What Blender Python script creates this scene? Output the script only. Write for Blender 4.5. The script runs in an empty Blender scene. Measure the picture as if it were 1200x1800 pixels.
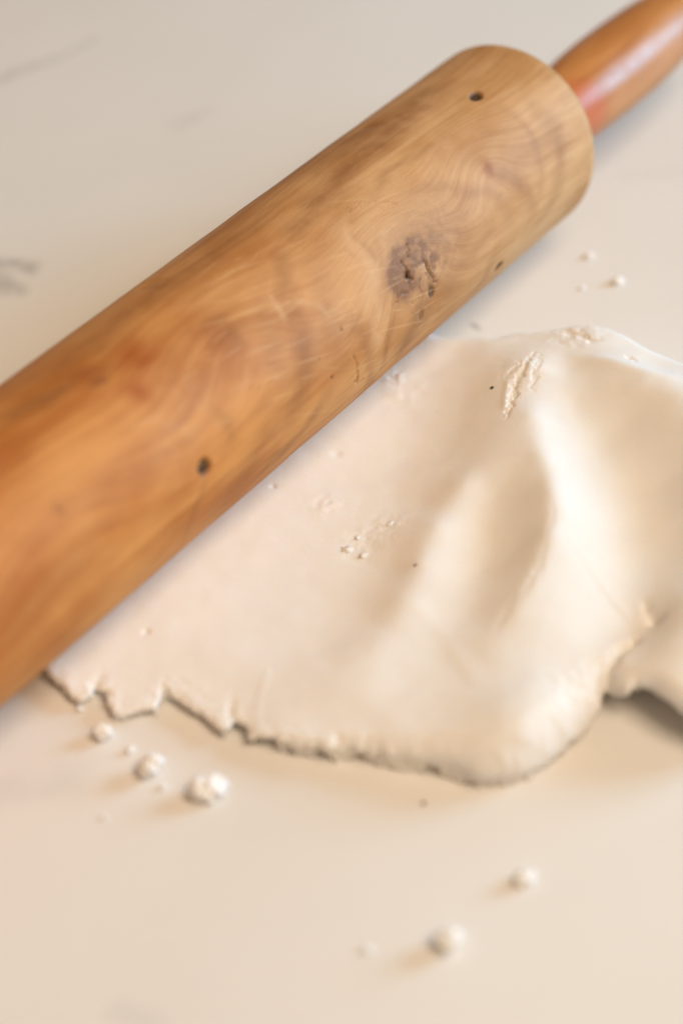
import bpy, math, random
import numpy as np

# ------------------------------------------------------------------ camera
PITCH, CAM_H, PSI, OFF, HZ, R = 0.78277922, 0.34846299, 0.91624821, 0.03699925, 0.0355, 0.03
FPX = 3200.0
CAM = np.array([0.0, -CAM_H / math.tan(PITCH), CAM_H])
FOCUS = 0.494
scene = bpy.context.scene
COL = scene.collection
cam_data = bpy.data.cameras.new('camera')
cam_data.sensor_fit = 'VERTICAL'
cam_data.sensor_height = 36.0
cam_data.sensor_width = 24.0
cam_data.lens = 36.0 * FPX / 1800.0
cam_data.clip_start = 0.01
cam_data.clip_end = 50.0
cam_data.dof.use_dof = True
cam_data.dof.focus_distance = FOCUS
cam_data.dof.aperture_fstop = 4.0
cam_data.dof.aperture_blades = 0
cam = bpy.data.objects.new('camera', cam_data)
cam.location = CAM
cam.rotation_euler = (math.pi / 2 - PITCH, 0, 0)
COL.objects.link(cam)
scene.camera = cam

# ------------------------------------------------------------------ light
world = bpy.data.worlds.new('World')
scene.world = world
world.use_nodes = True
bg = world.node_tree.nodes['Background']
bg.inputs[0].default_value = (1.0, 0.67, 0.40, 1)      # warm light bounced round the room
bg.inputs[1].default_value = 0.23


def area(name, az, el, dist, sx, sy, watts, col):
    d = np.array([math.cos(el) * math.cos(az), math.cos(el) * math.sin(az), math.sin(el)])
    l = bpy.data.lights.new(name, 'AREA')
    l.shape = 'RECTANGLE'
    l.size, l.size_y, l.energy, l.color = sx, sy, watts, col
    o = bpy.data.objects.new(name, l)
    o.location = d * dist
    from mathutils import Vector
    o.rotation_euler = Vector(-d).to_track_quat('-Z', 'Y').to_euler()
    COL.objects.link(o)
    return o


area('window_light', math.radians(20), math.radians(20), 1.7, 0.66, 0.66, 28.0, (0.40, 0.71, 1.0))
area('room_lamp', math.radians(-45), math.radians(62), 1.3, 0.65, 0.65, 13.6, (1.0, 0.80, 0.585))
scene.view_settings.view_transform = 'Standard'
scene.view_settings.look = 'None'
scene.view_settings.exposure = 0.0
scene.view_settings.gamma = 1.0
scene.view_settings.use_curve_mapping = False
scene.cycles.use_denoising = True
scene.cycles.max_bounces = 6
scene.cycles.use_adaptive_sampling = True
scene.cycles.adaptive_threshold = 0.02

# ------------------------------------------------------------------ helpers
rng = np.random.default_rng(7)
_perm = rng.permutation(256)
_perm = np.concatenate([_perm, _perm, _perm])
_ga = rng.random(256) * 2 * math.pi


def perlin(x, y, seed=0):
    x = np.asarray(x, float) + seed * 17.31
    y = np.asarray(y, float) + seed * 9.73
    xi, yi = np.floor(x).astype(int), np.floor(y).astype(int)
    xf, yf = x - xi, y - yi
    u, v = xf ** 3 * (xf * (xf * 6 - 15) + 10), yf ** 3 * (yf * (yf * 6 - 15) + 10)

    def g(ix, iy, fx, fy):
        h = _ga[_perm[_perm[ix & 255] + (iy & 255)]]
        return np.cos(h) * fx + np.sin(h) * fy
    a = g(xi, yi, xf, yf) * (1 - u) + g(xi + 1, yi, xf - 1, yf) * u
    b = g(xi, yi + 1, xf, yf - 1) * (1 - u) + g(xi + 1, yi + 1, xf - 1, yf - 1) * u
    return (a * (1 - v) + b * v) * 1.5


def fbm(x, y, seed=0, octv=4, gain=0.5):
    s, a, f = 0, 1.0, 1.0
    for k in range(octv):
        s = s + a * perlin(x * f, y * f, seed + k * 3)
        a *= gain
        f *= 2.03
    return s


def sstep(a, b, x):
    t = np.clip((x - a) / (b - a), 0, 1)
    return t * t * (3 - 2 * t)


_s, _c = math.sin(PITCH), math.cos(PITCH)
CM = np.array([[1, 0, 0], [0, _s, _c], [0, _c, -_s]])


def ray(px, py):
    d = np.array([(px - 600) / FPX, -(py - 900) / FPX, 1.0]) @ CM
    return d / np.linalg.norm(d)


def at(px, py, z=0.0):
    """where the line of sight through a photograph point meets the level z (metres)"""
    d = ray(px, py)
    return CAM + d * ((z - CAM_H) / d[2])


AX = np.array([math.cos(PSI), math.sin(PSI), 0.0])
NX = np.array([-math.sin(PSI), math.cos(PSI), 0.0])
PIN0 = NX * OFF
THC = math.atan2(0.71, -0.42)         # angle on the barrel that faces the camera


def on_pin(px, py):
    """(u, s): metres along the barrel and round it, s = 0 on the side that faces the camera"""
    d = ray(px, py)
    A = PIN0 + np.array([0, 0, HZ])
    w = CAM - A
    dp, wp = d - AX * (d @ AX), w - AX * (w @ AX)
    a, b, c = dp @ dp, 2 * dp @ wp, wp @ wp - R * R
    disc = max(b * b - 4 * a * c, 0)
    X = CAM + d * ((-b - math.sqrt(disc)) / (2 * a)) - A
    th = (math.atan2(X[2], X @ NX) - THC + math.pi) % (2 * math.pi) - math.pi
    return np.array([X @ AX, th * R])


def mesh_obj(name, verts, faces, material, parent=None, smooth=True, attrs=None):
    me = bpy.data.meshes.new(name)
    verts = np.asarray(verts, np.float32)
    if isinstance(faces, np.ndarray):
        nf, k = faces.shape
        me.vertices.add(len(verts))
        me.vertices.foreach_set('co', verts.ravel())
        me.loops.add(nf * k)
        me.loops.foreach_set('vertex_index', faces.astype(np.int32).ravel())
        me.polygons.add(nf)
        me.polygons.foreach_set('loop_start', np.arange(0, nf * k, k, dtype=np.int32))
        me.polygons.foreach_set('loop_total', np.full(nf, k, dtype=np.int32))
        me.update(calc_edges=True)
    else:
        me.from_pydata([tuple(v) for v in verts], [], faces)
    me.validate()
    me.polygons.foreach_set('use_smooth', np.full(len(me.polygons), smooth))
    for k, val in (attrs or {}).items():
        at_ = me.attributes.new(k, 'FLOAT', 'POINT')
        at_.data.foreach_set('value', np.asarray(val, np.float32).ravel())
    me.materials.append(material)
    me.update()
    o = bpy.data.objects.new(name, me)
    COL.objects.link(o)
    if parent:
        o.parent = parent
    return o


def tag(o, label, cat, group=None):
    o['label'] = label
    o['category'] = cat
    if group:
        o['group'] = group
    return o


class NT:
    """tiny node-tree writer"""

    def __init__(self, name):
        self.mat = bpy.data.materials.new(name)
        self.mat.use_nodes = True
        self.t = self.mat.node_tree
        self.b = self.t.nodes['Principled BSDF']

    def n(self, kind, **kw):
        nd = self.t.nodes.new(kind)
        for k, v in kw.items():
            if k.startswith('i_'):
                self.put(nd.inputs[int(k[2:])], v)
            else:
                setattr(nd, k, v)
        return nd

    def put(self, sock, v):
        if hasattr(v, 'is_output') or isinstance(v, bpy.types.NodeSocket):
            self.t.links.new(v, sock)
        else:
            sock.default_value = v

    def m(self, op, a, b=0.0, c=0.0, clamp=False):
        nd = self.n('ShaderNodeMath', operation=op, use_clamp=clamp)
        self.put(nd.inputs[0], a)
        self.put(nd.inputs[1], b)
        if op in ('MULTIPLY_ADD', 'SMOOTH_MIN', 'SMOOTH_MAX'):
            self.put(nd.inputs[2], c)
        return nd.outputs[0]

    def vm(self, op, a, b=(0, 0, 0)):
        nd = self.n('ShaderNodeVectorMath', operation=op)
        self.put(nd.inputs[0], a)
        self.put(nd.inputs[1], b)
        return nd.outputs['Value'] if op in ('DOT_PRODUCT', 'LENGTH', 'DISTANCE') else nd.outputs[0]

    def mix(self, f, a, b, mode='MIX'):
        nd = self.n('ShaderNodeMix', data_type='RGBA', blend_type=mode)
        self.put(nd.inputs[0], f)
        self.put(nd.inputs[6], a)
        self.put(nd.inputs[7], b)
        return nd.outputs[2]

    def noise(self, vec, scale, detail=3.0, rough=0.55, dist=0.0):
        nd = self.n('ShaderNodeTexNoise')
        self.put(nd.inputs['Vector'], vec)
        nd.inputs['Scale'].default_value = scale
        nd.inputs['Detail'].default_value = detail
        nd.inputs['Roughness'].default_value = rough
        nd.inputs['Distortion'].default_value = dist
        return nd.outputs[0]

    def ss(self, x, a, b, lo=0.0, hi=1.0):
        nd = self.n('ShaderNodeMapRange', interpolation_type='SMOOTHSTEP')
        self.put(nd.inputs[0], x)
        for k, v in zip((1, 2, 3, 4), (a, b, lo, hi)):
            nd.inputs[k].default_value = v
        return nd.outputs[0]

    def attr(self, name):
        return self.n('ShaderNodeAttribute', attribute_name=name).outputs['Fac']

    def obj(self):
        return self.n('ShaderNodeTexCoord').outputs['Object']

    def bump(self, h, strength, dist):
        nd = self.n('ShaderNodeBump')
        nd.inputs['Strength'].default_value = strength
        nd.inputs['Distance'].default_value = dist
        self.put(nd.inputs['Height'], h)
        self.t.links.new(nd.outputs[0], self.b.inputs['Normal'])

    def set(self, **kw):
        for k, v in kw.items():
            self.put(self.b.inputs[k.replace('_', ' ')], v)


def rgb(r, g, b):
    return (r, g, b, 1.0)


# ------------------------------------------------------------------ countertop
def counter_material():
    t = NT('pale_stone_counter')
    co = t.obj()
    base = t.mix(t.ss(t.noise(co, 5.0, 4), 0.35, 0.7), rgb(0.735, 0.712, 0.68), rgb(0.765, 0.742, 0.712))
    warp = t.vm('ADD', co, t.vm('SCALE', t.n('ShaderNodeTexNoise', i_2=60.0).outputs[1], (0, 0, 0)))
    # short grey veins of the stone, each a warped line segment
    nz = t.n('ShaderNodeTexNoise')
    t.put(nz.inputs['Vector'], co)
    nz.inputs['Scale'].default_value = 45.0
    nz.inputs['Detail'].default_value = 3.0
    off = t.vm('MULTIPLY', t.vm('SUBTRACT', nz.outputs[1], (0.5, 0.5, 0.5)), (0.016, 0.016, 0.0))
    p = t.vm('ADD', t.vm('MULTIPLY', co, (1, 1, 0)), off)
    total = None
    # (from, to, half width m, strength)
    segs = [((-40, 150), (70, 112), .0026, .26), ((70, 112), (170, 70), .0022, .20),
            ((310, 222), (370, 205), .003, .12), ((-60, 452), (58, 472), .0032, .42),
            ((-50, 500), (38, 505), .0026, .42), ((-60, 440), (10, 500), .004, .3),
            ((834, 574), (838, 580), .0013, .45), ((-20, 1390), (130, 1365), .0045, .10),
            ((215, 1795), (265, 1800), .0035, .12), ((1100, 320), (1190, 300), .004, .05)]
    for q0, q1, w, st in segs:
        a, b = at(*q0), at(*q1)
        ab = b - a
        ap = t.vm('SUBTRACT', p, tuple(a))
        h = t.m('MULTIPLY', t.vm('DOT_PRODUCT', ap, tuple(ab)), 1.0 / float(ab @ ab), clamp=True)
        sc = t.n('ShaderNodeVectorMath', operation='SCALE')
        sc.inputs[0].default_value = tuple(ab)
        t.put(sc.inputs['Scale'], h)
        d = t.vm('DISTANCE', ap, sc.outputs[0])
        g = t.ss(d, 0.0, w * 1.7, st, 0.0)
        total = g if total is None else t.m('MAXIMUM', total, g)
    breakup = t.ss(t.noise(co, 130.0, 3), 0.25, 0.6, 0.45, 1.0)
    col = t.mix(t.m('MULTIPLY', total, breakup), base, rgb(0.16, 0.15, 0.15))
    # greasy / dusty patches left by the clay
    sm = t.ss(t.noise(co, 24.0, 4, 0.6), 0.45, 0.75, 0.0, 0.22)
    col = t.mix(sm, col, rgb(0.78, 0.74, 0.70))
    t.set(Base_Color=col, Roughness=t.ss(t.noise(co, 30.0, 4), 0.3, 0.7, 0.42, 0.55))
    t.b.inputs['Specular IOR Level'].default_value = 0.35
    t.bump(t.noise(co, 900.0, 2), 0.12, 0.0003)
    return t.mat


def build_counter():
    x0, x1, y0, y1, th = -0.75, 0.75, -0.6, 0.9, 0.03
    v = [(x0, y0, 0), (x1, y0, 0), (x1, y1, 0), (x0, y1, 0),
         (x0, y0, -th), (x1, y0, -th), (x1, y1, -th), (x0, y1, -th)]
    f = [(0, 1, 2, 3), (7, 6, 5, 4), (0, 4, 5, 1), (1, 5, 6, 2), (2, 6, 7, 3), (3, 7, 4, 0)]
    o = mesh_obj('countertop', v, f, counter_material(), smooth=False)
    o['kind'] = 'structure'
    o['label'] = 'pale stone countertop with faint grey veins'
    return o


build_counter()


# ------------------------------------------------------------------ rolling pin
def barrel_material():
    t = NT('worn_fruitwood')
    co = t.obj()
    st = t.vm('MULTIPLY', co, (14.0, 60.0, 60.0))
    mott = t.noise(st, 1.0, 4, 0.6, 0.4)
    worn_lit_tone = t.attr('worn_lit_tone')  # mixes in paler wood, lightened by wear and by painted window light
    light = t.mix(worn_lit_tone, rgb(0.62, 0.275, 0.075), rgb(0.63, 0.38, 0.185))
    deep = t.mix(worn_lit_tone, rgb(0.42, 0.138, 0.024), rgb(0.44, 0.22, 0.076))
    fig = t.m('ADD', t.m('MULTIPLY', t.attr('figure'), 0.75), t.m('MULTIPLY', mott, 0.35))
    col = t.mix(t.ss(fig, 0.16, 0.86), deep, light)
    col = t.mix(t.m('MULTIPLY', t.attr('fibre'), 0.08), col, rgb(0.31, 0.135, 0.05))
    # grain that follows the flow of the wood round its knots
    sp = t.n('ShaderNodeSeparateXYZ')
    t.put(sp.inputs[0], co)

    def along(ku, kf):
        cb = t.n('ShaderNodeCombineXYZ')
        t.put(cb.inputs[0], t.m('MULTIPLY', sp.outputs[0], ku))
        t.put(cb.inputs[1], t.m('MULTIPLY', t.attr('flow'), kf))
        return cb.outputs[0]
    grain = t.noise(along(34.0, 620.0), 1.0, 5, 0.62)
    col = t.mix(t.ss(grain, 0.50, 0.76, 0.0, 0.34), col, rgb(0.27, 0.11, 0.036))
    col = t.mix(t.ss(grain, 0.48, 0.28, 0.0, 0.17), col, rgb(0.70, 0.43, 0.20))
    fine = t.noise(along(150.0, 3200.0), 1.0, 3, 0.6)
    col = t.mix(t.ss(fine, 0.52, 0.72, 0.0, 0.26), col, rgb(0.25, 0.105, 0.04))
    pores = t.noise(t.vm('MULTIPLY', co, (1500.0, 2600.0, 2600.0)), 1.0, 2, 0.6)
    col = t.mix(t.ss(pores, 0.60, 0.74, 0.0, 0.22), col, rgb(0.22, 0.095, 0.04))
    col = t.mix(t.m('MULTIPLY', t.attr('pale'), 0.75), col, rgb(0.68, 0.43, 0.23))
    col = t.mix(t.attr('streak'), col, rgb(0.235, 0.092, 0.032))
    col = t.mix(t.attr('red'), col, rgb(0.33, 0.075, 0.012))
    col = t.mix(t.attr('grey'), col, rgb(0.20, 0.098, 0.054))
    col = t.mix(t.attr('hole'), col, rgb(0.022, 0.013, 0.010))
    col = t.mix(t.attr('scratch'), col, rgb(0.72, 0.50, 0.27))
    t.set(Base_Color=col, Roughness=t.ss(mott, 0.2, 0.8, 0.50, 0.66))
    t.b.inputs['Specular IOR Level'].default_value = 0.32
    t.bump(fine, 0.35, 0.00025)
    return t.mat


def seg_dist(U, S, pts):
    """distance to a polyline and the fraction along it"""
    best = np.full(U.shape, 9.0)
    frac = np.zeros(U.shape)
    n = len(pts) - 1
    for i in range(n):
        a, b = pts[i], pts[i + 1]
        ab = b - a
        L = max(ab @ ab, 1e-12)
        t = np.clip(((U - a[0]) * ab[0] + (S - a[1]) * ab[1]) / L, 0, 1)
        d = np.hypot(U - a[0] - t * ab[0], S - a[1] - t * ab[1])
        m = d < best
        best = np.where(m, d, best)
        frac = np.where(m, (i + t) / n, frac)
    return best, frac


U_END, U_START = 0.143, -0.172


def build_pin():
    root = bpy.data.objects.new('rolling_pin', None)
    COL.objects.link(root)
    root.location = (PIN0[0], PIN0[1], 0)
    root.rotation_euler = (0, 0, PSI)
    tag(root, 'worn wooden rolling pin with a knotted barrel lying across the white clay', 'rolling pin')

    # --- barrel: a lathe with rounded shoulders, dense on the side one sees
    uu = np.arange(U_START + 0.012, U_END - 0.012, 0.0004)
    us, rs = list(uu), [R] * len(uu)
    for t in np.linspace(0, math.pi / 2, 34)[1:]:
        us.append(U_END - 0.012 + 0.012 * math.sin(t))
        rs.append(R - 0.018 + 0.018 * math.cos(t))
    us.append(U_END + 0.0002)
    rs.append(0.004)
    fu, fr = [U_START - 0.0002], [0.004]
    for t in np.linspace(math.pi / 2, 0, 20)[:-1]:
        fu.append(U_START + 0.012 - 0.012 * math.sin(t))
        fr.append(R - 0.018 + 0.018 * math.cos(t))
    us, rs = np.array(fu + us), np.array(fr + rs)
    th = np.concatenate([np.linspace(-1.75, 1.75, 340), np.linspace(1.75, 2 * math.pi - 1.75, 62)[1:-1]])
    nu, nt = len(us), len(th)
    U, T = np.meshgrid(us, th, indexing='ij')
    S = T * R
    S = np.where(T > math.pi, (T - 2 * math.pi) * R, S)

    def P(*q):
        return [on_pin(x, y) for x, y in q]

    front = T[0][:340] * R

    def crop(pts, m):
        a, b = np.min(pts, 0) - m, np.max(pts, 0) + m
        iu = np.where((us > a[0]) & (us < b[0]))[0]
        js = np.where((front > a[1]) & (front < b[1]))[0]
        if not len(iu) or not len(js):
            return (slice(0, 1), slice(0, 1))
        return (slice(iu[0], iu[-1] + 1), slice(js[0], js[-1] + 1))

    N160 = sstep(-0.5, 0.5, fbm(U * 160, S * 160, 12, 3))
    N240 = sstep(-.4, .5, fbm(U * 240, S * 240, 51, 3))
    NA, NB = fbm(U * 420, S * 420, 91, 3), fbm(U * 420, S * 420, 95, 3)
    N500 = fbm(U * 500, S * 500, 99, 2)
    wu = U + 0.0026 * fbm(U * 50, S * 50, 3, 3, .42)
    ws = S + 0.0026 * fbm(U * 50, S * 50, 11, 3, .42)
    knot = on_pin(718, 480)
    # flow lines bend round the knot and two smaller swirls
    phi = S + 0.0022 * fbm(U * 18, S * 30, 5, 2)
    for c, A, su, ss_ in ((knot, 0.020, 0.020, 0.014), (on_pin(395, 600), 0.014, 0.022, 0.014),
                          (on_pin(850, 290), 0.013, 0.014, 0.012), (on_pin(120, 900), 0.012, 0.03, 0.014)):
        phi = phi + A * np.exp(-((U - c[0]) / su) ** 2 - ((S - c[1]) / ss_) ** 2)
    band = perlin(phi * 330, U * 14, 21) * 0.55 + perlin(phi * 900, U * 26, 24) * 0.35 + perlin(phi * 1800, U * 40, 27) * 0.12
    figure = 0.5 + 0.40 * band + 0.46 * fbm(U * 24, S * 48, 33, 4)
    fibre = sstep(0.05, 0.75, perlin(phi * 1500, U * 30, 211) + .5 * perlin(phi * 700, U * 18, 215)) * (0.5 + 0.5 * sstep(-.3, .5, fbm(U * 40, S * 60, 219, 2)))
    worn_lit_tone = sstep(-0.075, 0.10, U + 0.02 * fbm(U * 22, S * 30, 41, 2) - 0.35 * S)  # paler towards the far end: worn varnish plus window light put into the colour

    streak = np.zeros_like(U)

    def line(q, w, st, taper=True, rough=0.3):
        nonlocal streak
        pts = P(*q)
        k = crop(pts, 2.6 * w + .006)
        d, f = seg_dist(wu[k], ws[k], pts)
        e = np.sin(np.clip(f, 0.03, 0.97) * math.pi) ** 0.5 if taper else 1.0
        n = 1 - rough + rough * N160[k]
        streak[k] = np.maximum(streak[k], st * e * n * np.exp(-(d / w) ** 2))
    line([(790, 165), (720, 195), (640, 275), (575, 335), (525, 400), (505, 440)], 0.0040, 0.42)
    line([(515, 420), (496, 470), (495, 520), (512, 560)], 0.0034, 0.30)
    line([(500, 540), (525, 590), (537, 640), (524, 700), (495, 740)], 0.0046, 0.36)
    line([(510, 715), (470, 770), (430, 835), (385, 890)], 0.0036, 0.28)
    line([(475, 440), (462, 520), (480, 600), (495, 680), (455, 760)], 0.0060, 0.16)
    line([(600, 345), (570, 400), (556, 470), (575, 540), (600, 610), (585, 690)], 0.0050, 0.16)
    line([(725, 190), (650, 262), (590, 325), (540, 390)], 0.0015, 0.42)
    line([(560, 300), (640, 240), (720, 185), (800, 140)], 0.0042, 0.42)
    line([(500, 470), (530, 610), (520, 680)], 0.0042, 0.26)
    line([(845, 290), (890, 305), (925, 335), (940, 380)], 0.0028, 0.27)
    line([(845, 285), (858, 297), (870, 290)], 0.0022, 0.38)
    line([(930, 170), (975, 220), (988, 270), (975, 340), (930, 400)], 0.0034, 0.24)
    line([(880, 190), (930, 230), (950, 290), (945, 350)], 0.0018, 0.18)
    line([(790, 235), (740, 265), (690, 310), (640, 360)], 0.0016, 0.22)
    line([(700, 360), (780, 330), (860, 340), (910, 400)], 0.0024, 0.2)
    line([(365, 690), (390, 722), (412, 745), (414, 775), (400, 800)], 0.0028, 0.20)
    line([(350, 590), (395, 582), (425, 570)], 0.0045, 0.36)
    line([(360, 835), (352, 870), (338, 920), (325, 950)], 0.0011, 0.28, True, 0.2)
    line([(590, 660), (545, 745), (480, 810), (420, 870)], 0.0022, 0.36)
    line([(0, 745), (35, 728), (80, 700), (130, 668), (200, 640)], 0.0028, 0.42)
    line([(155, 680), (175, 668), (190, 662)], 0.0012, 0.55)
    line([(0, 1110), (60, 1060), (120, 1000), (180, 930)], 0.0045, 0.20)
    line([(600, 560), (640, 590), (650, 640), (640, 690)], 0.0024, 0.26)
    line([(690, 540), (685, 590), (675, 640)], 0.0016, 0.32)
    line([(735, 545), (715, 600), (690, 640)], 0.0022, 0.26)
    line([(652, 410), (662, 460), (668, 530)], 0.0014, 0.12)
    line([(800, 470), (850, 430), (880, 390)], 0.0022, 0.2)
    line([(815, 530), (850, 490), (872, 445)], 0.0020, 0.26)
    line([(480, 330), (560, 262), (640, 205)], 0.003, 0.2)
    line([(40, 690), (140, 620), (260, 530), (380, 440), (480, 365)], 0.0045, 0.34)
    for q, w, st in (((620, 414), .0013, .14), ((636, 432), .0015, .20), ((604, 440), .0013, .1), ((85, 892), .0012, .3)):
        line([q, (q[0] + 8, q[1] + 10)], w, st, False, 0.2)

    red = np.zeros_like(U)
    for q, w, st in (((230, 622), .0050, .62), ((258, 632), .0038, .6), ((246, 688), .0036, .60), ((225, 676), .0024, .28),
                     ((150, 662), .0042, .28), ((330, 565), .004, .12), ((855, 290), .0026, .28), ((60, 950), .008, .20),
                     ((180, 1010), .006, .22), ((90, 1110), .006, .30), ((150, 1050), .006, .26), ((850, 300), .0016, .34),
                     ((380, 590), .0044, .22), ((505, 250), .006, .22), ((20, 800), .006, .2)):
        c = on_pin(*q)
        k = crop([c], 2.6 * w + .006)
        d2 = ((wu[k] - c[0]) ** 2 + (ws[k] - c[1]) ** 2)
        red[k] = np.maximum(red[k], st * np.exp(-d2 / w ** 2))

    pale = np.zeros_like(U)
    for q, w, st in (([(600, 400), (640, 470), (655, 540), (665, 590)], .0034, .75), ([(640, 400), (690, 420)], .0028, .5),
                     ([(480, 520), (495, 545), (500, 565)], .0009, .8), ([(535, 530), (560, 540), (580, 560)], .0009, .55),
                     ([(840, 345), (900, 330), (950, 300)], .006, .35), ([(770, 250), (830, 240)], .006, .25),
                     ([(640, 330), (720, 290), (790, 270)], .006, .35), ([(300, 790), (330, 700)], .008, .25),
                     ([(780, 470), (800, 440), (790, 420)], .003, .4), ([(560, 600), (600, 560)], .006, .25)):
        pts = P(*q)
        k = crop(pts, 2.6 * w + .006)
        d, f = seg_dist(wu[k], ws[k], pts)
        pale[k] = np.maximum(pale[k], st * np.exp(-(d / w) ** 2) * (0.55 + 0.45 * N240[k]))

    # --- the knot: greyish, rough, split
    ku, ks = U - knot[0], S - knot[1]
    kr = np.hypot(ku / 0.0130, ks / 0.0098) * (1 + 0.14 * fbm(U * 130, S * 130, 61, 3))
    # sharper rim on the left, fading to the right and above
    kin = 1 - sstep(0.55, 0.86 + 0.40 * sstep(-.004, .006, ku - .4 * ks), kr)
    ang = np.arctan2(ks, ku)
    halo = np.exp(-((U - on_pin(748, 445)[0]) / 0.017) ** 2 - ((S - on_pin(748, 445)[1]) / 0.013) ** 2)
    rings = 0.5 + 0.5 * np.sin(kr * 17 + 2.2 * fbm(U * 160, S * 160, 65, 3))
    speck = 0.35 + 0.5 * sstep(-0.4, 0.6, fbm(U * 420, S * 700, 67, 3))
    grey = np.clip(kin * (0.16 + 0.34 * sstep(-.2, .5, fbm(U * 300, S * 300, 401, 3)) + 0.16 * rings + 0.42 * sstep(.003, -.006, ku + .25 * ks)) + halo * (0.42 + 0.30 * rings * speck), 0, 0.85)
    gold = sstep(-0.05, 0.4, fbm(U * 260, S * 260, 71, 3)) * np.exp(-((U - on_pin(755, 470)[0]) / .007) ** 2 - ((S - on_pin(755, 470)[1]) / .005) ** 2)
    grey = grey * (1 - 0.75 * gold)
    pale = np.maximum(pale, 0.7 * gold)
    grey = np.maximum(grey, 0.0)
    for q, w, st in (((742, 545), .0052, .42), ((722, 590), .0050, .34), ((790, 500), .0055, .34), ((800, 455), .006, .3), ((745, 560), .0030, .34), ((735, 575), .0026, .26), ((750, 540), .0020, .3), ((690, 470), .004, .22), ((683, 490), .0035, .3)):
        c = on_pin(*q)
        grey = np.maximum(grey, st * np.exp(-((wu - c[0]) ** 2 + (ws - c[1]) ** 2) / w ** 2))

    disp = 0.00012 * fbm(U * 40, S * 40, 77, 3)
    disp += kin * (0.00011 * fbm(U * 700, S * 700, 81, 3) - 0.00008)
    hole = np.zeros_like(U)

    def crack(q, w, dep, st, nz=0.0009):
        nonlocal disp, hole
        pts = P(*q)
        k = crop(pts, 2.6 * w + .006)
        d, f = seg_dist(U[k] + nz * NA[k], S[k] + nz * NB[k], pts)
        g = np.exp(-(d / w) ** 2)
        disp[k] -= dep * g
        hole[k] = np.maximum(hole[k], st * g)
    crack([(717, 480), (719, 490), (721, 497)], .00042, .0007, .9)
    crack([(712, 485), (726, 492)], .00045, .0007, .8)
    crack([(703, 455), (710, 470), (718, 486)], .00035, .0006, .5)
    crack([(722, 498), (716, 512), (700, 522), (692, 538)], .00028, .0003, .26)
    crack([(745, 462), (754, 478), (760, 490), (768, 496)], .00030, .0005, .42)
    crack([(752, 468), (764, 470)], .0003, .0003, .25)
    crack([(716, 425), (718, 440), (714, 452)], .00025, .0004, .35)
    crack([(735, 505), (742, 520), (725, 535)], .00025, .0002, .16)
    crack([(700, 360), (660, 352), (600, 372)], .00016, .0001, .28, .0014)
    crack([(620, 625), (628, 660), (625, 672)], .00028, .0004, .32)
    crack([(636, 668), (622, 672)], .00025, .0003, .3)

    def pit(q, du, ds, dep, st, rim=0.35):
        nonlocal disp, hole
        c = on_pin(*q)
        k = crop([c], 2 * max(du, ds))
        r = np.hypot((U[k] - c[0]) / du, (S[k] - c[1]) / ds) * (1 + 0.12 * N500[k])
        g = 1 - sstep(0.55, 1.15, r)
        disp[k] -= dep * g
        hole[k] = np.maximum(hole[k], st * g * (0.92 + 0.08 * sstep(0.1, 0.5, r)))
    pit((836, 168), .0026, .0020, .0010, .93)
    pit((360, 822), .0024, .0025, .0012, .95)
    pit((876, 469), .0022, .0018, .0006, .88)
    pit((758, 513), .0016, .0021, .0004, .70)
    pit((583, 663), .0005, .0005, .0004, .9)
    pit((600, 579), .0006, .0006, .0002, .5)
    pit((560, 630), .0004, .0004, .0002, .5)
    pit((740, 553), .0014, .0020, .0002, .35)
    # dents worn into the far edge
    for q, w, dep in (((250, 495), .0016, .0008), ((262, 486), .0012, .0006), ((640, 214), .003, .0004)):
        c = on_pin(q[0] + 4, q[1] + 9)
        disp -= dep * np.exp(-((U - c[0]) / w) ** 2 - ((S - c[1]) / .004) ** 2)

    # scratches from years of rolling
    scratch = np.zeros_like(U)
    r2 = random.Random(5)
    for k in range(150):
        cx, cy = r2.gauss(600, 150), r2.gauss(610, 120)
        if not (679 - .727 * cx + 30 < cy < 1243 - .866 * cx - 12):
            continue
        an = math.radians(r2.gauss(-24, 9))
        L = r2.uniform(8, 48)
        q = [(cx - L * math.cos(an), cy - L * math.sin(an)), (cx + L * math.cos(an), cy + L * math.sin(an))]
        if not all(679 - .727 * x + 10 < y < 1243 - .866 * x - 5 for x, y in q):
            continue
        a, b = P(*q)
        sl = crop([a, b], .001)
        d, f = seg_dist(U[sl], S[sl], [a, b])
        g = np.exp(-(d / .00019) ** 2) * np.sin(np.clip(f, .02, .98) * math.pi) * r2.uniform(.12, .45)
        scratch[sl] = np.maximum(scratch[sl], g)
    # brush of fine cuts along the far shoulder
    for k in range(60):
        cx, cy = r2.gauss(560, 60), r2.gauss(360, 40)
        an = math.radians(r2.gauss(-47, 7))
        L = r2.uniform(6, 30)
        q = [(cx - L * math.cos(an), cy - L * math.sin(an)), (cx + L * math.cos(an), cy + L * math.sin(an))]
        if not all(679 - .727 * x + 14 < y for x, y in q):
            continue
        a, b = P(*q)
        sl = crop([a, b], .001)
        d, f = seg_dist(U[sl], S[sl], [a, b])
        g = np.exp(-(d / .00018) ** 2) * np.sin(np.clip(f, .02, .98) * math.pi) * r2.uniform(.06, .2)
        scratch[sl] = np.maximum(scratch[sl], g)
    disp -= 0.00004 * scratch

    prof = rs[:, None] + disp * sstep(0.004, 0.02, rs)[:, None]
    A = T + THC
    X = np.stack([U, np.cos(A) * prof, np.sin(A) * prof + HZ], -1).reshape(-1, 3)
    i = np.arange(nu - 1)[:, None] * nt
    j = np.arange(nt)[None, :]
    j2 = (j + 1) % nt
    F = np.stack([i + j, i + j2, i + nt + j2, i + nt + j], -1).reshape(-1, 4)
    F = F[:, ::-1]
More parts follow.
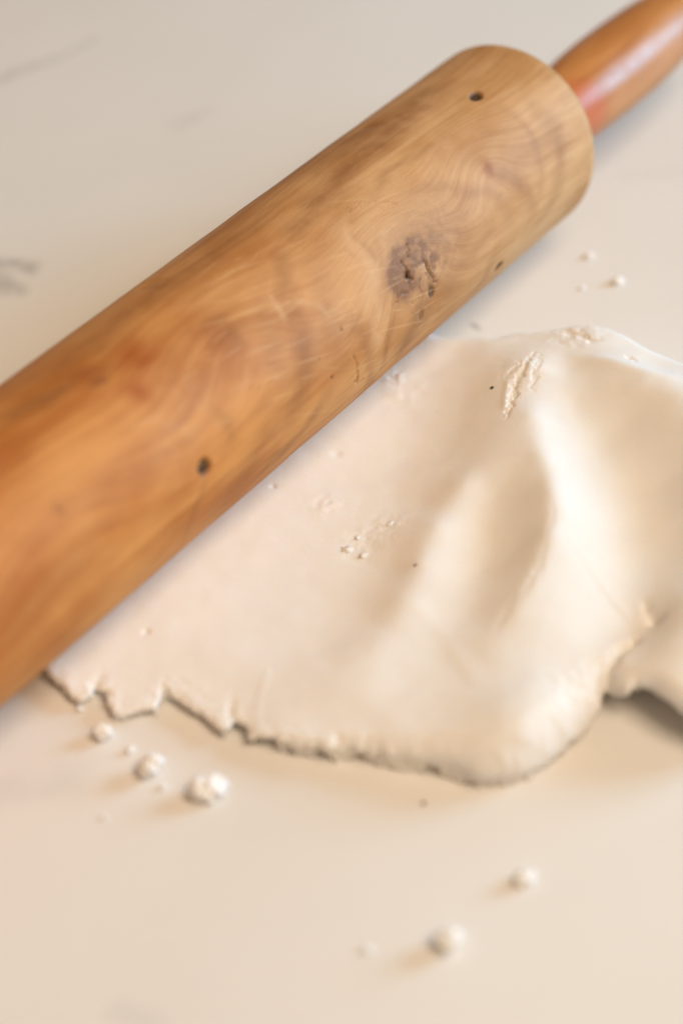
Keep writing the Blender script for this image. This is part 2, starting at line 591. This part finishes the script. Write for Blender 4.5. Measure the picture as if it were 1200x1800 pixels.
    mesh_obj('barrel', X, F, barrel_material(), root, attrs=dict(
        figure=np.clip(figure, 0, 1.2), worn_lit_tone=worn_lit_tone, streak=np.clip(streak * 1.65, 0, .8), red=np.clip(red * 1.25, 0, .9), pale=np.clip(pale, 0, 1),
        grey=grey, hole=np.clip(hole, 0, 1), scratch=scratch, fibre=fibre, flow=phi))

    # --- handles: varnished, swelling a little away from the barrel
    t = NT('orange_varnished_wood')
    co = t.obj()
    g = t.noise(t.vm('MULTIPLY', co, (22.0, 160.0, 160.0)), 1.0, 4, 0.6, 0.6)
    col = t.mix(t.ss(g, 0.3, 0.7), rgb(0.42, 0.155, 0.036), rgb(0.55, 0.235, 0.072))
    fine = t.noise(t.vm('MULTIPLY', co, (60.0, 1200.0, 1200.0)), 1.0, 2)
    col = t.mix(t.ss(fine, 0.5, 0.8, 0.0, 0.35), col, rgb(0.20, 0.06, 0.012))
    # a redder patch close to the barrel, on the side towards the clay
    red_patch = on_pin(1000, 250)
    d = t.vm('DISTANCE', t.vm('MULTIPLY', co, (1, 1, 1)), (U_END + .010, -0.0137, HZ + .002))
    col = t.mix(t.ss(d, 0.005, 0.016, 0.6, 0.0), col, rgb(0.55, 0.10, 0.035))
    t.set(Base_Color=col, Roughness=t.ss(t.noise(co, 260.0, 3), 0.3, 0.7, 0.34, 0.44))
    t.b.inputs['Coat Weight'].default_value = 0.35
    t.b.inputs['Coat Roughness'].default_value = 0.34
    t.b.inputs['Specular IOR Level'].default_value = 0.3
    t.bump(g, 0.06, 0.0008)
    prof = [(-.004, .0105), (.0, .0112), (.006, .0119), (.016, .0129), (.028, .0136), (.042, .0139), (.056, .0138),
            (.070, .0131), (.082, .0118), (.090, .0104), (.0955, .0082), (.0985, .0052), (.0995, .0001)]
    zz = np.array(prof)
    fine_u = np.concatenate([np.linspace(zz[k, 0], zz[k + 1, 0], 5)[:-1] for k in range(len(zz) - 1)] + [zz[-1:, 0]])
    fr_ = np.interp(fine_u, zz[:, 0], zz[:, 1])
    for _ in range(2):
        fr_[1:-1] = (fr_[:-2] + 2 * fr_[1:-1] + fr_[2:]) / 4
    nn = 64
    for sgn, u0 in ((1, U_END), (-1, U_START)):
        ang_ = np.linspace(0, 2 * math.pi, nn, endpoint=False)
        W = fr_[:, None] * (1 + 0.012 * fbm(fine_u[:, None] * 60 + 0 * ang_, np.cos(ang_)[None, :] * 1.5 + 0 * fr_[:, None], 5 + sgn, 2))
        X = np.stack([u0 + sgn * fine_u[:, None] + 0 * W, np.cos(ang_) * W - .0032, np.sin(ang_) * W + HZ - .0018], -1).reshape(-1, 3)
        i = np.arange(len(fine_u) - 1)[:, None] * nn
        j = np.arange(nn)[None, :]
        j2 = (j + 1) % nn
        F = np.stack([i + j, i + nn + j, i + nn + j2, i + j2], -1).reshape(-1, 4)
        if sgn > 0:
            F = F[:, ::-1]
        h = mesh_obj('handle', X, F, t.mat, root)
        h['label'] = 'glossy orange varnished handle'
    return root


build_pin()


# ------------------------------------------------------------------ clay slab
def clay_material():
    t = NT('white_clay')
    co = t.obj()
    base = t.mix(t.ss(t.noise(co, 40.0, 4), 0.3, 0.7), rgb(0.805, 0.778, 0.742), rgb(0.835, 0.81, 0.776))
    dots = t.ss(t.noise(co, 700.0, 1), 0.76, 0.82, 0.0, 0.35)
    base = t.mix(dots, base, rgb(0.70, 0.60, 0.50))
    t.set(Base_Color=base, Roughness=t.ss(t.noise(co, 160.0, 3), 0.3, 0.7, 0.62, 0.80))
    t.b.inputs['Subsurface Weight'].default_value = 0.25
    t.b.inputs['Subsurface Radius'].default_value = (1.0, 0.62, 0.36)
    t.b.inputs['Subsurface Scale'].default_value = 0.0022
    t.b.inputs['Specular IOR Level'].default_value = 0.22
    t.bump(t.m('ADD', t.m('MULTIPLY', t.noise(co, 420.0, 3), 1.0), t.m('MULTIPLY', t.noise(co, 1300.0, 2), 0.5)), 0.034, 0.0010)
    return t.mat


CLAY = clay_material()

# height of the surface in mm at points of the photograph
HEIGHT = [
    (75, 1175, 4.6), (160, 1205, 4.0), (250, 1050, 5.4), (330, 1080, 5.4), (400, 960, 5.5), (300, 1200, 4.4), (430, 1270, 4.8),
    (420, 1130, 5.5), (520, 1080, 5.9), (550, 880, 5.6), (560, 980, 5.8), (650, 800, 5.7), (700, 700, 5.8), (760, 620, 5.9),
    (620, 760, 5.6), (690, 780, 5.9), (480, 1180, 6.1), (500, 1290, 6.2), (590, 1260, 7.0), (600, 1000, 6.1),
    (640, 900, 6.1), (730, 740, 6.3), (700, 860, 6.4), (650, 980, 6.5), (610, 1060, 6.5), (560, 1140, 6.5), (800, 620, 6.5),
    (770, 680, 6.6), (850, 610, 8.2), (820, 700, 8.2), (780, 800, 7.8), (740, 890, 7.6), (690, 1000, 7.4), (640, 1090, 7.3),
    # first ridge
    (935, 640, 13.0), (905, 720, 12.6), (868, 790, 11.6), (812, 855, 10.8), (765, 925, 10.2), (738, 990, 9.9), (710, 1060, 9.4),
    (655, 1140, 8.6), (595, 1200, 7.6),
    # hollow right of it
    (866, 875, 10.2), (856, 935, 9.1), (845, 1005, 8.8), (822, 1075, 8.9), (765, 1140, 8.8), (700, 1200, 8.3),
    # second ridge
    (930, 730, 13.4), (950, 800, 13.9), (968, 870, 14.4), (962, 940, 14.0), (935, 1010, 12.8), (900, 1070, 11.8), (860, 1130, 10.8),
    (912, 880, 11.9), (905, 960, 10.8),
    # hollow of the bright slope
    (995, 650, 12.2), (1010, 720, 11.6), (1040, 790, 11.1), (1075, 870, 10.5), (1110, 940, 9.8), (1120, 1000, 9.6),
    (1020, 860, 12.5), (1050, 950, 11.5), (1010, 990, 12.6), (1060, 1020, 10.8),
    # rise on the right
    (1040, 640, 13.4), (1080, 640, 14.6), (1130, 665, 15.8), (1200, 690, 17.0), (1100, 740, 12.4), (1160, 760, 14.4),
    (1200, 830, 13.8), (1150, 850, 11.4), (1190, 930, 11.6), (1230, 760, 17.0), (1260, 850, 16.5), (1300, 700, 15.0),
    (1180, 1000, 11.4), (1240, 960, 13.5),
    # far rim
    (1000, 590, 11.5), (1040, 590, 12.5), (1090, 610, 12.8), (1150, 645, 13.5), (960, 595, 10.5), (905, 600, 9.0),
    # near lumps
    (1000, 1090, 11.4), (960, 1140, 11.2), (1040, 1160, 10.6), (900, 1180, 10.8), (980, 1230, 11.4), (1020, 1230, 10.0),
    (930, 1280, 11.6), (880, 1290, 10.8), (850, 1340, 9.0), (800, 1240, 9.6), (770, 1180, 9.0), (700, 1270, 8.4), (760, 1300, 8.6),
    (650, 1300, 7.4), (830, 1190, 10.0), (955, 1330, 8.5),
    # flap at the right
    (1130, 1060, 10.4), (1165, 1070, 12.4), (1200, 1060, 14.8), (1140, 1110, 10.0), (1175, 1120, 13.8), (1110, 1180, 11.4),
    (1080, 1190, 10.6), (1150, 1190, 12.4), (1200, 1180, 13.4), (1200, 1250, 11.4), (1260, 1150, 14.0), (1280, 1260, 11.0),
    (1300, 1050, 15.0),
    # hidden behind and under the pin
    (20, 1120, 5.0), (500, 640, 5.5), (250, 860, 5.5), (700, 500, 5.5),
]
OUTLINE = [  # (px, py, level mm)
    (75, 1183, 2), (100, 1205, 2), (140, 1240, 2), (160, 1232, 2), (168, 1214, 2), (186, 1222, 2), (192, 1248, 2), (206, 1264, 2),
    (240, 1257, 2), (278, 1252, 2), (284, 1232, 2), (291, 1218, 2), (305, 1232, 2), (335, 1252, 2), (366, 1270, 2), (384, 1288, 2),
    (402, 1292, 2), (414, 1276, 2), (428, 1284, 2), (440, 1306, 2), (475, 1310, 2), (520, 1322, 2), (575, 1336, 2), (600, 1330, 2), (640, 1336, 2),
    (700, 1348, 2), (760, 1357, 2), (800, 1366, 2), (838, 1384, 2), (870, 1383, 2), (920, 1373, 2), (960, 1352, 2), (1000, 1322, 2),
    (1032, 1292, 2), (1052, 1270, 2.5), (1056, 1240, 4), (1062, 1222, 5), (1072, 1234, 5), (1095, 1250, 5), (1106, 1240, 6), (1112, 1232, 7),
    (1140, 1240, 7), (1170, 1262, 7), (1205, 1285, 7), (1260, 1310, 6), (1330, 1290, 5), (1400, 1180, 5), (1420, 1000, 5),
    (1400, 840, 6), (1340, 740, 8), (1270, 690, 9), (1200, 655, 9.5), (1150, 634, 9), (1100, 602, 8.5), (1060, 586, 8.5), (1030, 578, 8.5), (1005, 582, 7.5),
    (985, 588, 7), (965, 587, 7), (940, 588, 6.5), (905, 590, 5), (880, 594, 5), (862, 600, 4.5), (850, 592, 4.5), (810, 590, 4.5), (765, 588, 4.5), (720, 560, 4.5),
    (650, 575, 4.5), (520, 680, 4.5), (380, 800, 4.5), (220, 950, 4.5), (110, 1060, 4.5), (50, 1140, 3)]


def build_clay():
    C = np.array([at(x, y, (6 + (z - 6) * (1.75 if z > 6 else 1.0)) / 1000) for x, y, z in HEIGHT])
    X, Z = C[:, :2] * 1000, C[:, 2] * 1000
    n = len(X)

    def ker(r2):
        return 0.5 * r2 * np.log(r2 + 1e-9)
    K = ker(((X[:, None] - X[None]) ** 2).sum(-1)) + np.eye(n) * 30.0
    Pm = np.c_[np.ones(n), X]
    M = np.block([[K, Pm], [Pm.T, np.zeros((3, 3))]])
    w = np.linalg.solve(M, np.r_[Z, 0, 0, 0])

    ol = np.array([at(x, y, z / 1000)[:2] for x, y, z in OUTLINE]) * 1000
    nx_ = np.roll(ol, -1, 0)
    ol = np.stack([ol * .8 + nx_ * .2, ol * .2 + nx_ * .8], 1).reshape(-1, 2)      # soften the torn corners
    lo, hi = ol.min(0) - 6, ol.max(0) + 6
    h = 0.32
    xs, ys = np.arange(lo[0], hi[0], h), np.arange(lo[1], hi[1], h)
    GX, GY = np.meshgrid(xs, ys, indexing='ij')
    Q = np.c_[GX.ravel(), GY.ravel()]
    z = w[n] + Q @ w[n + 1:]
    for k in range(n):
        z += w[k] * ker(((Q - X[k]) ** 2).sum(1))
    z = z.reshape(GX.shape)

    def px(*q, lev=9.0):
        return [at(a, b, lev / 1000)[:2] * 1000 for a, b in q]

    # signed distance to the outline, torn by noise
    WX = GX + 0.6 * (1 - .85 * sstep(-5, 30, GX)) * fbm(GX * .35, GY * .35, 201, 3)
    WY = GY + 0.6 * (1 - .85 * sstep(-5, 30, GX)) * fbm(GX * .35, GY * .35, 205, 3)
    dist, _ = seg_dist(WX, WY, list(ol) + [ol[0]])
    inside = np.zeros(GX.shape, bool)
    m = len(ol)
    for i in range(m):
        a, b = ol[i], ol[(i + 1) % m]
        cond = (a[1] > WY) != (b[1] > WY)
        xx = a[0] + (WY - a[1]) / (b[1] - a[1] + 1e-12) * (b[0] - a[0])
        inside ^= cond & (WX < xx)
    d = np.where(inside, dist, -dist)
    right = sstep(-20, 55, GX)                       # thick rounded lumps on the right, thin torn edge on the left
    rough_edge = (1 - sstep(1.0, 5.0, np.abs(d)))
    d = d + 0.15 * fbm(GX * .7, GY * .9, 211, 2) * (1.0 - right)

    ds = d.copy()
    for _ in range(60):
        ds[1:-1, 1:-1] = (ds[:-2, 1:-1] + ds[2:, 1:-1] + ds[1:-1, :-2] + ds[1:-1, 2:]) / 4
    k = sstep(.4, 3.0, d) * right
    d = d * (1 - k) + ds * k
    # relief of the surface
    z += 0.12 * fbm(GX * .09, GY * .09, 221, 2) + 0.010 * fbm(GX * .7, GY * .7, 225, 3)

    def blob(q, r, lev=9.0):
        c = px(q, lev=lev)[0]
        return np.exp(-((GX - c[0]) ** 2 + (GY - c[1]) ** 2) / r ** 2)

    def groove(q, wd, dep, nz=0.8, fr=.6, lev=9.0, taper=True):
        nonlocal z
        dd, f = seg_dist(GX + nz * fbm(GX * fr, GY * fr, 231, 3), GY + nz * fbm(GX * fr, GY * fr, 235, 3), px(*q, lev=lev))
        e = np.sin(np.clip(f, .04, .96) * math.pi) ** .6 if taper else 1
        z -= dep * e * np.exp(-(dd / wd) ** 2)

    # sharp crests of the folds
    def crest(q, a, wd, soft, lev):
        nonlocal z
        pts = np.array(px(*q, lev=lev))
        acc = np.zeros_like(z)
        seg = np.hypot(*np.diff(pts, axis=0).T)
        cum = np.r_[0, np.cumsum(seg)]
        for t in np.arange(0, cum[-1], 1.5):
            c = [np.interp(t, cum, pts[:, i]) for i in (0, 1)]
            fade = math.sin(math.pi * min(max(t / cum[-1], 0), 1)) ** .7
            acc += fade * np.exp(-((GX - c[0]) ** 2 + (GY - c[1]) ** 2) / wd ** 2)
        z += a * acc * 1.5 / (wd * math.sqrt(math.pi))
    crest([(932, 700), (945, 780), (968, 860), (970, 920), (950, 985), (915, 1050), (875, 1105)], .9, 4.2, 0, 18)
    crest([(885, 790), (825, 850), (770, 925), (735, 1000), (690, 1090), (630, 1165)], .5, 5.0, 0, 13)
    crest([(1000, 610), (1060, 632), (1125, 660), (1200, 690)], 1.0, 3.0, 0, 20)
    # torn crack at the top of the ridge
    rub = blob((905, 665), 7.5, 11)
    z += rub * (0.18 * fbm(GX * .2, GY * .2, 241, 2) + 0.02 * np.abs(fbm(GX * 1.4, GY * 1.4, 245, 3)))
    groove([(935, 625), (915, 662), (903, 692), (899, 715), (889, 742)], .62, 1.3, 1.5, .45, 15)
    groove([(880, 668), (895, 660), (925, 640)], .7, .45, 1.6, .4, 14)
    groove([(948, 630), (938, 672), (930, 705)], .8, .4, 1.2, .5, 14)
    z += 0.35 * np.exp(-(seg_dist(GX, GY, px((890, 690), (886, 715), (884, 735), lev=12))[0] / .9) ** 2)
    # crack under the far rim
    groove([(982, 592), (1000, 600), (1022, 612), (1035, 626), (1050, 622)], .9, 1.1, 1.0, .4, 12)
    groove([(1095, 655), (1112, 668)], .7, .7, .8, .6, 13)
    z += blob((1010, 600), 8, 12) * .35 * fbm(GX * .3, GY * .3, 251, 2)
    # creases
    groove([(955, 985), (945, 1020), (925, 1052), (915, 1068)], 1.0, .20, .7, .6, 13)
    groove([(900, 1075), (885, 1100), (870, 1125)], 1.0, .2, .7, .6, 11)
    groove([(965, 900), (968, 940), (955, 985)], 1.0, .10, .5, .4, 14)
    z += .10 * np.exp(-(seg_dist(GX, GY, px((1000, 985), (1050, 1040), (1110, 1100), lev=11))[0] / 1.2) ** 2)
    groove([(1008, 1000), (1055, 1056), (1108, 1112)], 1.8, .12, .6, .2, 11)
    z += .14 * np.exp(-(seg_dist(GX, GY, px((730, 1080), (790, 1140), (830, 1215), lev=9))[0] / 2.2) ** 2)
    z += .10 * np.exp(-(seg_dist(GX, GY, px((470, 1180), (455, 1230), (450, 1280), lev=6))[0] / 1.0) ** 2)
    z -= 2.6 * blob((1147, 1112), 1.9, 10)
    groove([(1147, 1112), (1135, 1095), (1130, 1075)], 1.2, 1.1, .5, .5, 10)
    groove([(1058, 1222), (1063, 1195), (1085, 1165), (1110, 1150)], 1.3, 2.3, .7, .5, 9, False)
    z += blob((1030, 1235), 8, 9) * .35 * fbm(GX * .4, GY * .4, 261, 3)
    # crumbs pressed back into the flat part
    c = np.clip(blob((640, 958), 6.0, 6) + blob((680, 935), 5.0, 6), 0, 1)
    z += c * (0.22 * fbm(GX * .22, GY * .26, 271, 3) + .10 * sstep(.1, .6, fbm(GX * .4, GY * .4, 275, 2)) - .10)
    z += blob((712, 695), 5.5, 6) * .28 * fbm(GX * .16, GY * .16, 281, 2)
    z += blob((690, 660), 3.5, 6) * .5 * fbm(GX * .3, GY * .3, 285, 2)
    z += blob((575, 885), 4.0, 6) * .3 * fbm(GX * .25, GY * .25, 287, 2)
    z -= .5 * blob((257, 1109), .9, 5.3) + .35 * blob((480, 855), .8, 5.5) + .3 * blob((592, 798), 1.4, 5.6)
    for q, r, a in (((420, 1170), 9, .35), ((620, 1215), 9, .35), ((345, 1150), 7, .25), ((540, 1195), 6, .3)):
        z += a * blob(q, r, 6)
    groove([(163, 1215), (168, 1195), (180, 1180)], .8, .35, .6, .6, 5)
    groove([(292, 1222), (288, 1205), (283, 1195)], .8, .25, .5, .6, 5)
    groove([(412, 1276), (405, 1255), (408, 1225)], 1.2, .4, .5, .6, 5)
    groove([(595, 1330), (600, 1312), (590, 1300)], .9, .8, .5, .6, 6)
    groove([(640, 1335), (640, 1318), (648, 1308)], .9, .8, .5, .6, 6)
    # roughened, nibbled rim
    z += rough_edge * (1.0 - .85 * right) * .25 * fbm(GX * .3, GY * .3, 291, 2)

    # dry cracks along the rim, pores and drag marks on the skin
    rim = (1 - sstep(.5, 6.5, d)) * sstep(-2.5, -.5, d)
    ck = np.abs(fbm(GX * .22, GY * .22, 311, 3))
    z -= rim * (.5 - .34 * right) * np.exp(-(ck / .055) ** 2) * sstep(-.1, .5, fbm(GX * .07, GY * .07, 317, 2))
    z -= .07 * sstep(.62, .9, perlin(GX * .9, GY * .9, 321)) * sstep(0, .6, fbm(GX * .06, GY * .06, 325, 2))
    al = GX * AX[0] + GY * AX[1]
    ac = -GX * AX[1] + GY * AX[0]
    z += .006 * fbm(ac * .10, al * .9, 331, 2) * (1 - sstep(-5, 25, GX - .6 * GY + 10))
    # keep clear of the barrel
    rel = np.stack([GX / 1000 - PIN0[0], GY / 1000 - PIN0[1]], -1)
    s = np.abs(rel @ NX[:2])
    ualong = rel @ AX[:2]
    under = np.where(s < R, HZ - np.sqrt(np.clip(R * R - s * s, 0, None)), 9) * 1000
    z = np.where((s < R) & (ualong < U_END), np.minimum(z, under - 0.05), z)
    z = np.maximum(z, 1.5)

    # rim profile: rounded top, then folded under itself towards the table
    flap = np.clip(blob((1180, 1250), 15, 7) * 1.4, 0, 1)
    e = (1.4 + 7.0 * right) * (1 - flap) + 3.0 * flap
    lip = (0.74 + .14 * fbm(GX * .2, GY * .2, 303, 2) - 0.42 * right) * (1 - flap) + .72 * flap
    t = np.clip(d / e, 0, 1)
    prof = lip + (1 - lip) * np.sqrt(np.clip(1 - (1 - t) ** 2, 0, 1))
    zt = z * prof
    gx, gy = np.gradient(d, h)
    for _ in range(3):
        for g in (gx, gy):
            g[1:-1, 1:-1] = (g[:-2, 1:-1] + g[2:, 1:-1] + g[1:-1, :-2] + g[1:-1, 2:] + 2 * g[1:-1, 1:-1]) / 6
    gl = np.hypot(gx, gy) + 1e-6
    gx, gy = gx / gl, gy / gl
    qm = 2.6
    q = np.clip(-d, 0, qm) / qm
    tuck = .3 + (2.8 - 1.2 * right) * sstep(-.35, .45, fbm(GX * .16, GY * .16, 301, 3)) + 11.0 * flap
    mv = np.where(d < 0, -d + tuck * np.sin(q * math.pi / 2) ** .8 * sstep(0, .15, q), 0)
    VX, VY = GX + gx * mv, GY + gy * mv
    zl = z * lip
    fold = np.where(flap > .25, np.cos(q * math.pi / 2) ** .35, 1 - q)
    VZ = np.where(d < 0, zl * fold - .25 * q, zt)
    keep = d > -qm
    idx = -np.ones(GX.shape, int)
    cell = keep[:-1, :-1] & keep[1:, :-1] & keep[1:, 1:] & keep[:-1, 1:]
    used = np.zeros(GX.shape, bool)
    for a in (slice(None, -1), slice(1, None)):
        for b in (slice(None, -1), slice(1, None)):
            used[a, b] |= cell
    idx[used] = np.arange(used.sum())
    F = np.stack([idx[:-1, :-1], idx[1:, :-1], idx[1:, 1:], idx[:-1, 1:]], -1)[cell]
    V = np.stack([VX, VY, VZ], -1)[used] / 1000
    o = mesh_obj('clay_slab', V, F, CLAY)
    tag(o, 'lumpy rolled-out slab of white clay with torn edges under the rolling pin', 'clay')
    return lambda a, b: float(VZ[int(np.clip((a * 1000 - lo[0]) / h, 0, len(xs) - 1)), int(np.clip((b * 1000 - lo[1]) / h, 0, len(ys) - 1))]) / 1000


clay_z = build_clay()


# ------------------------------------------------------------------ crumbs and specks
def lump(name, px, py, dia, label, cat, seed, mat, group=None, squash=(1, 1, .85), rot=0.0, on_clay=False, detail=3, rough=.22):
    """a torn little ball; dia in photograph pixels"""
    import bmesh
    bm = bmesh.new()
    bmesh.ops.create_icosphere(bm, subdivisions=detail + 1, radius=1.0)
    v = np.array([x.co for x in bm.verts])
    f = np.array([[x.index for x in p.verts] for p in bm.faces])
    bm.free()
    n = 1 + rough * (perlin(v[:, 0] * 1.3 + v[:, 2] * .7, v[:, 1] * 1.3 - v[:, 2] * .9, seed)
                     + .55 * perlin(v[:, 0] * 2.9 + v[:, 2] * 2, v[:, 1] * 2.9 - v[:, 2] * 1.7, seed + 9)
                     + .3 * perlin(v[:, 0] * 6 + v[:, 2] * 5, v[:, 1] * 6 - v[:, 2] * 4, seed + 14))
    n -= rough * .9 * np.abs(perlin(v[:, 0] * 1.9 - v[:, 2], v[:, 1] * 1.9 + v[:, 2] * 1.3, seed + 21))
    v = v * n[:, None] * np.array(squash)
    ca, sa = math.cos(rot), math.sin(rot)
    v = np.stack([v[:, 0] * ca - v[:, 1] * sa, v[:, 0] * sa + v[:, 1] * ca, v[:, 2]], -1)
    base = at(px, py, 0.0)
    k = float((base - CAM) @ CM[2]) / FPX
    r = dia * .46 * k
    v *= r
    c = at(px, py, r * squash[2] * .8)
    z0 = 0.0
    if on_clay:
        for _ in range(6):
            c = at(px, py, z0 + r * squash[2] * .4)
            z0 = clay_z(c[0], c[1])
    v[:, 2] -= v[:, 2].min() + (.12 * r if not on_clay else .6 * r)
    o = mesh_obj(name, v, f, mat)
    o.location = (c[0], c[1], z0)
    return tag(o, label, cat, group)


DRY = NT('dry_clay_crumb')
DRY.set(Base_Color=DRY.mix(DRY.noise(DRY.obj(), 500.0), rgb(0.84, 0.815, 0.79), rgb(0.90, 0.885, 0.87)), Roughness=0.9)
DRY.b.inputs['Specular IOR Level'].default_value = 0.12
DRY.bump(DRY.noise(DRY.obj(), 1500.0, 3), 0.3, 0.0004)
DRY.b.inputs['Subsurface Weight'].default_value = 0.5
DRY.b.inputs['Subsurface Radius'].default_value = (1.0, 0.8, 0.6)
DRY.b.inputs['Subsurface Scale'].default_value = 0.0015
DRY = DRY.mat
GR = 'clay crumbs scattered on the countertop'
CR = [
    (181, 1289, 40, 'round white clay crumb nearest the torn edge of the slab, left of the others', (1, .82, .8), .3, .32),
    (265, 1350, 50, 'round white clay crumb in the middle of the row of three below the slab', (1, .86, .85), .8, .34),
    (362, 1389, 62, 'largest white clay crumb, a double lump at the end of the row below the slab', (1.2, .78, .72), .15, .5),
    (229, 1318, 17, 'tiny white crumb between the two left crumbs of the row below the slab', (1.2, .8, .6), 1.0, .3),
    (287, 1383, 15, 'tiny white crumb touching the underside of the middle crumb in the row', (1.2, .9, .6), .2, .3),
    (184, 1437, 11, 'minute white crumb alone to the lower left of the crumb row', (1, .8, .6), .5, .3),
    (787, 1655, 58, 'white clay crumb lying alone nearest the camera at the bottom', (1, .84, .8), .9, .38),
    (922, 1543, 38, 'white clay crumb lying alone below the near corner of the slab', (1.1, .8, .7), .3, .4),
    (644, 1669, 20, 'faint flat white crumb left of the crumb nearest the camera', (1.2, .9, .35), .2, .3),
    (1084, 494, 22, 'white crumb on the counter beside the rolling pin barrel, rightmost of three', (1.1, .9, .6), .4, .3),
    (1034, 450, 18, 'white crumb on the counter right of the rolling pin barrel, top one', (1.1, .9, .5), .2, .3),
    (1022, 506, 12, 'faintest white crumb on the counter right of the rolling pin barrel, lower left of three', (1.1, .9, .4), .2, .3),
    (863, 600, 17, 'small bright crumb stuck at the far edge of the clay beside the rolling pin', (1, 1, .8), .2, .25),
    (141, 1247, 15, 'small crumb broken off the leftmost torn corner of the slab', (1.2, .8, .7), .4, .3),
]
for k, (x, y, dd, lab, sq, rt, rg) in enumerate(CR):
    lump('clay_crumb', x, y, dd, lab, 'crumb', 31 + k * 5, DRY, GR, sq, rt, False, 3 if dd > 30 else 2, rg)
for k, (x, y, dd, lab) in enumerate((
        (612, 965, 22, 'flake of dry clay on the flat part of the slab, leftmost of the cluster'),
        (640, 975, 20, 'flake of dry clay at the bottom of the cluster on the slab'),
        (686, 920, 13, 'small dry clay flake at the upper right of the cluster on the slab'),
        (628, 945, 13, 'small dry clay flake at the top left of the cluster on the slab'))):
    lump('clay_flake', x, y, dd, lab, 'crumb', 131 + k * 7, CLAY, 'dry flakes pressed into the slab', (1.2, .8, .5), .5 * k, True, 2, .35)
dk = NT('dark_grit')
dk.set(Base_Color=dk.mix(dk.noise(dk.obj(), 900.0), rgb(0.02, 0.016, 0.014), rgb(0.06, 0.04, 0.03)), Roughness=0.7)
br = NT('brown_grit')
br.set(Base_Color=br.mix(br.noise(br.obj(), 900.0), rgb(0.10, 0.04, 0.016), rgb(0.18, 0.08, 0.03)), Roughness=0.7)
lump('grit_speck', 865, 681, 9, 'tiny black speck on the clay beside the torn crack', 'speck', 201, dk.mat, None, (1.1, .9, .6), .4, True, 1)
lump('grit_speck', 730, 993, 8, 'tiny brown speck on the clay below the dry flakes', 'speck', 207, br.mat, None, (1, .9, .6), .2, True, 1)
lump('grit_speck', 744, 1412, 9, 'tiny brown speck on the counter in front of the slab', 'speck', 213, br.mat, None, (1.2, .9, .5), .2, False, 1)
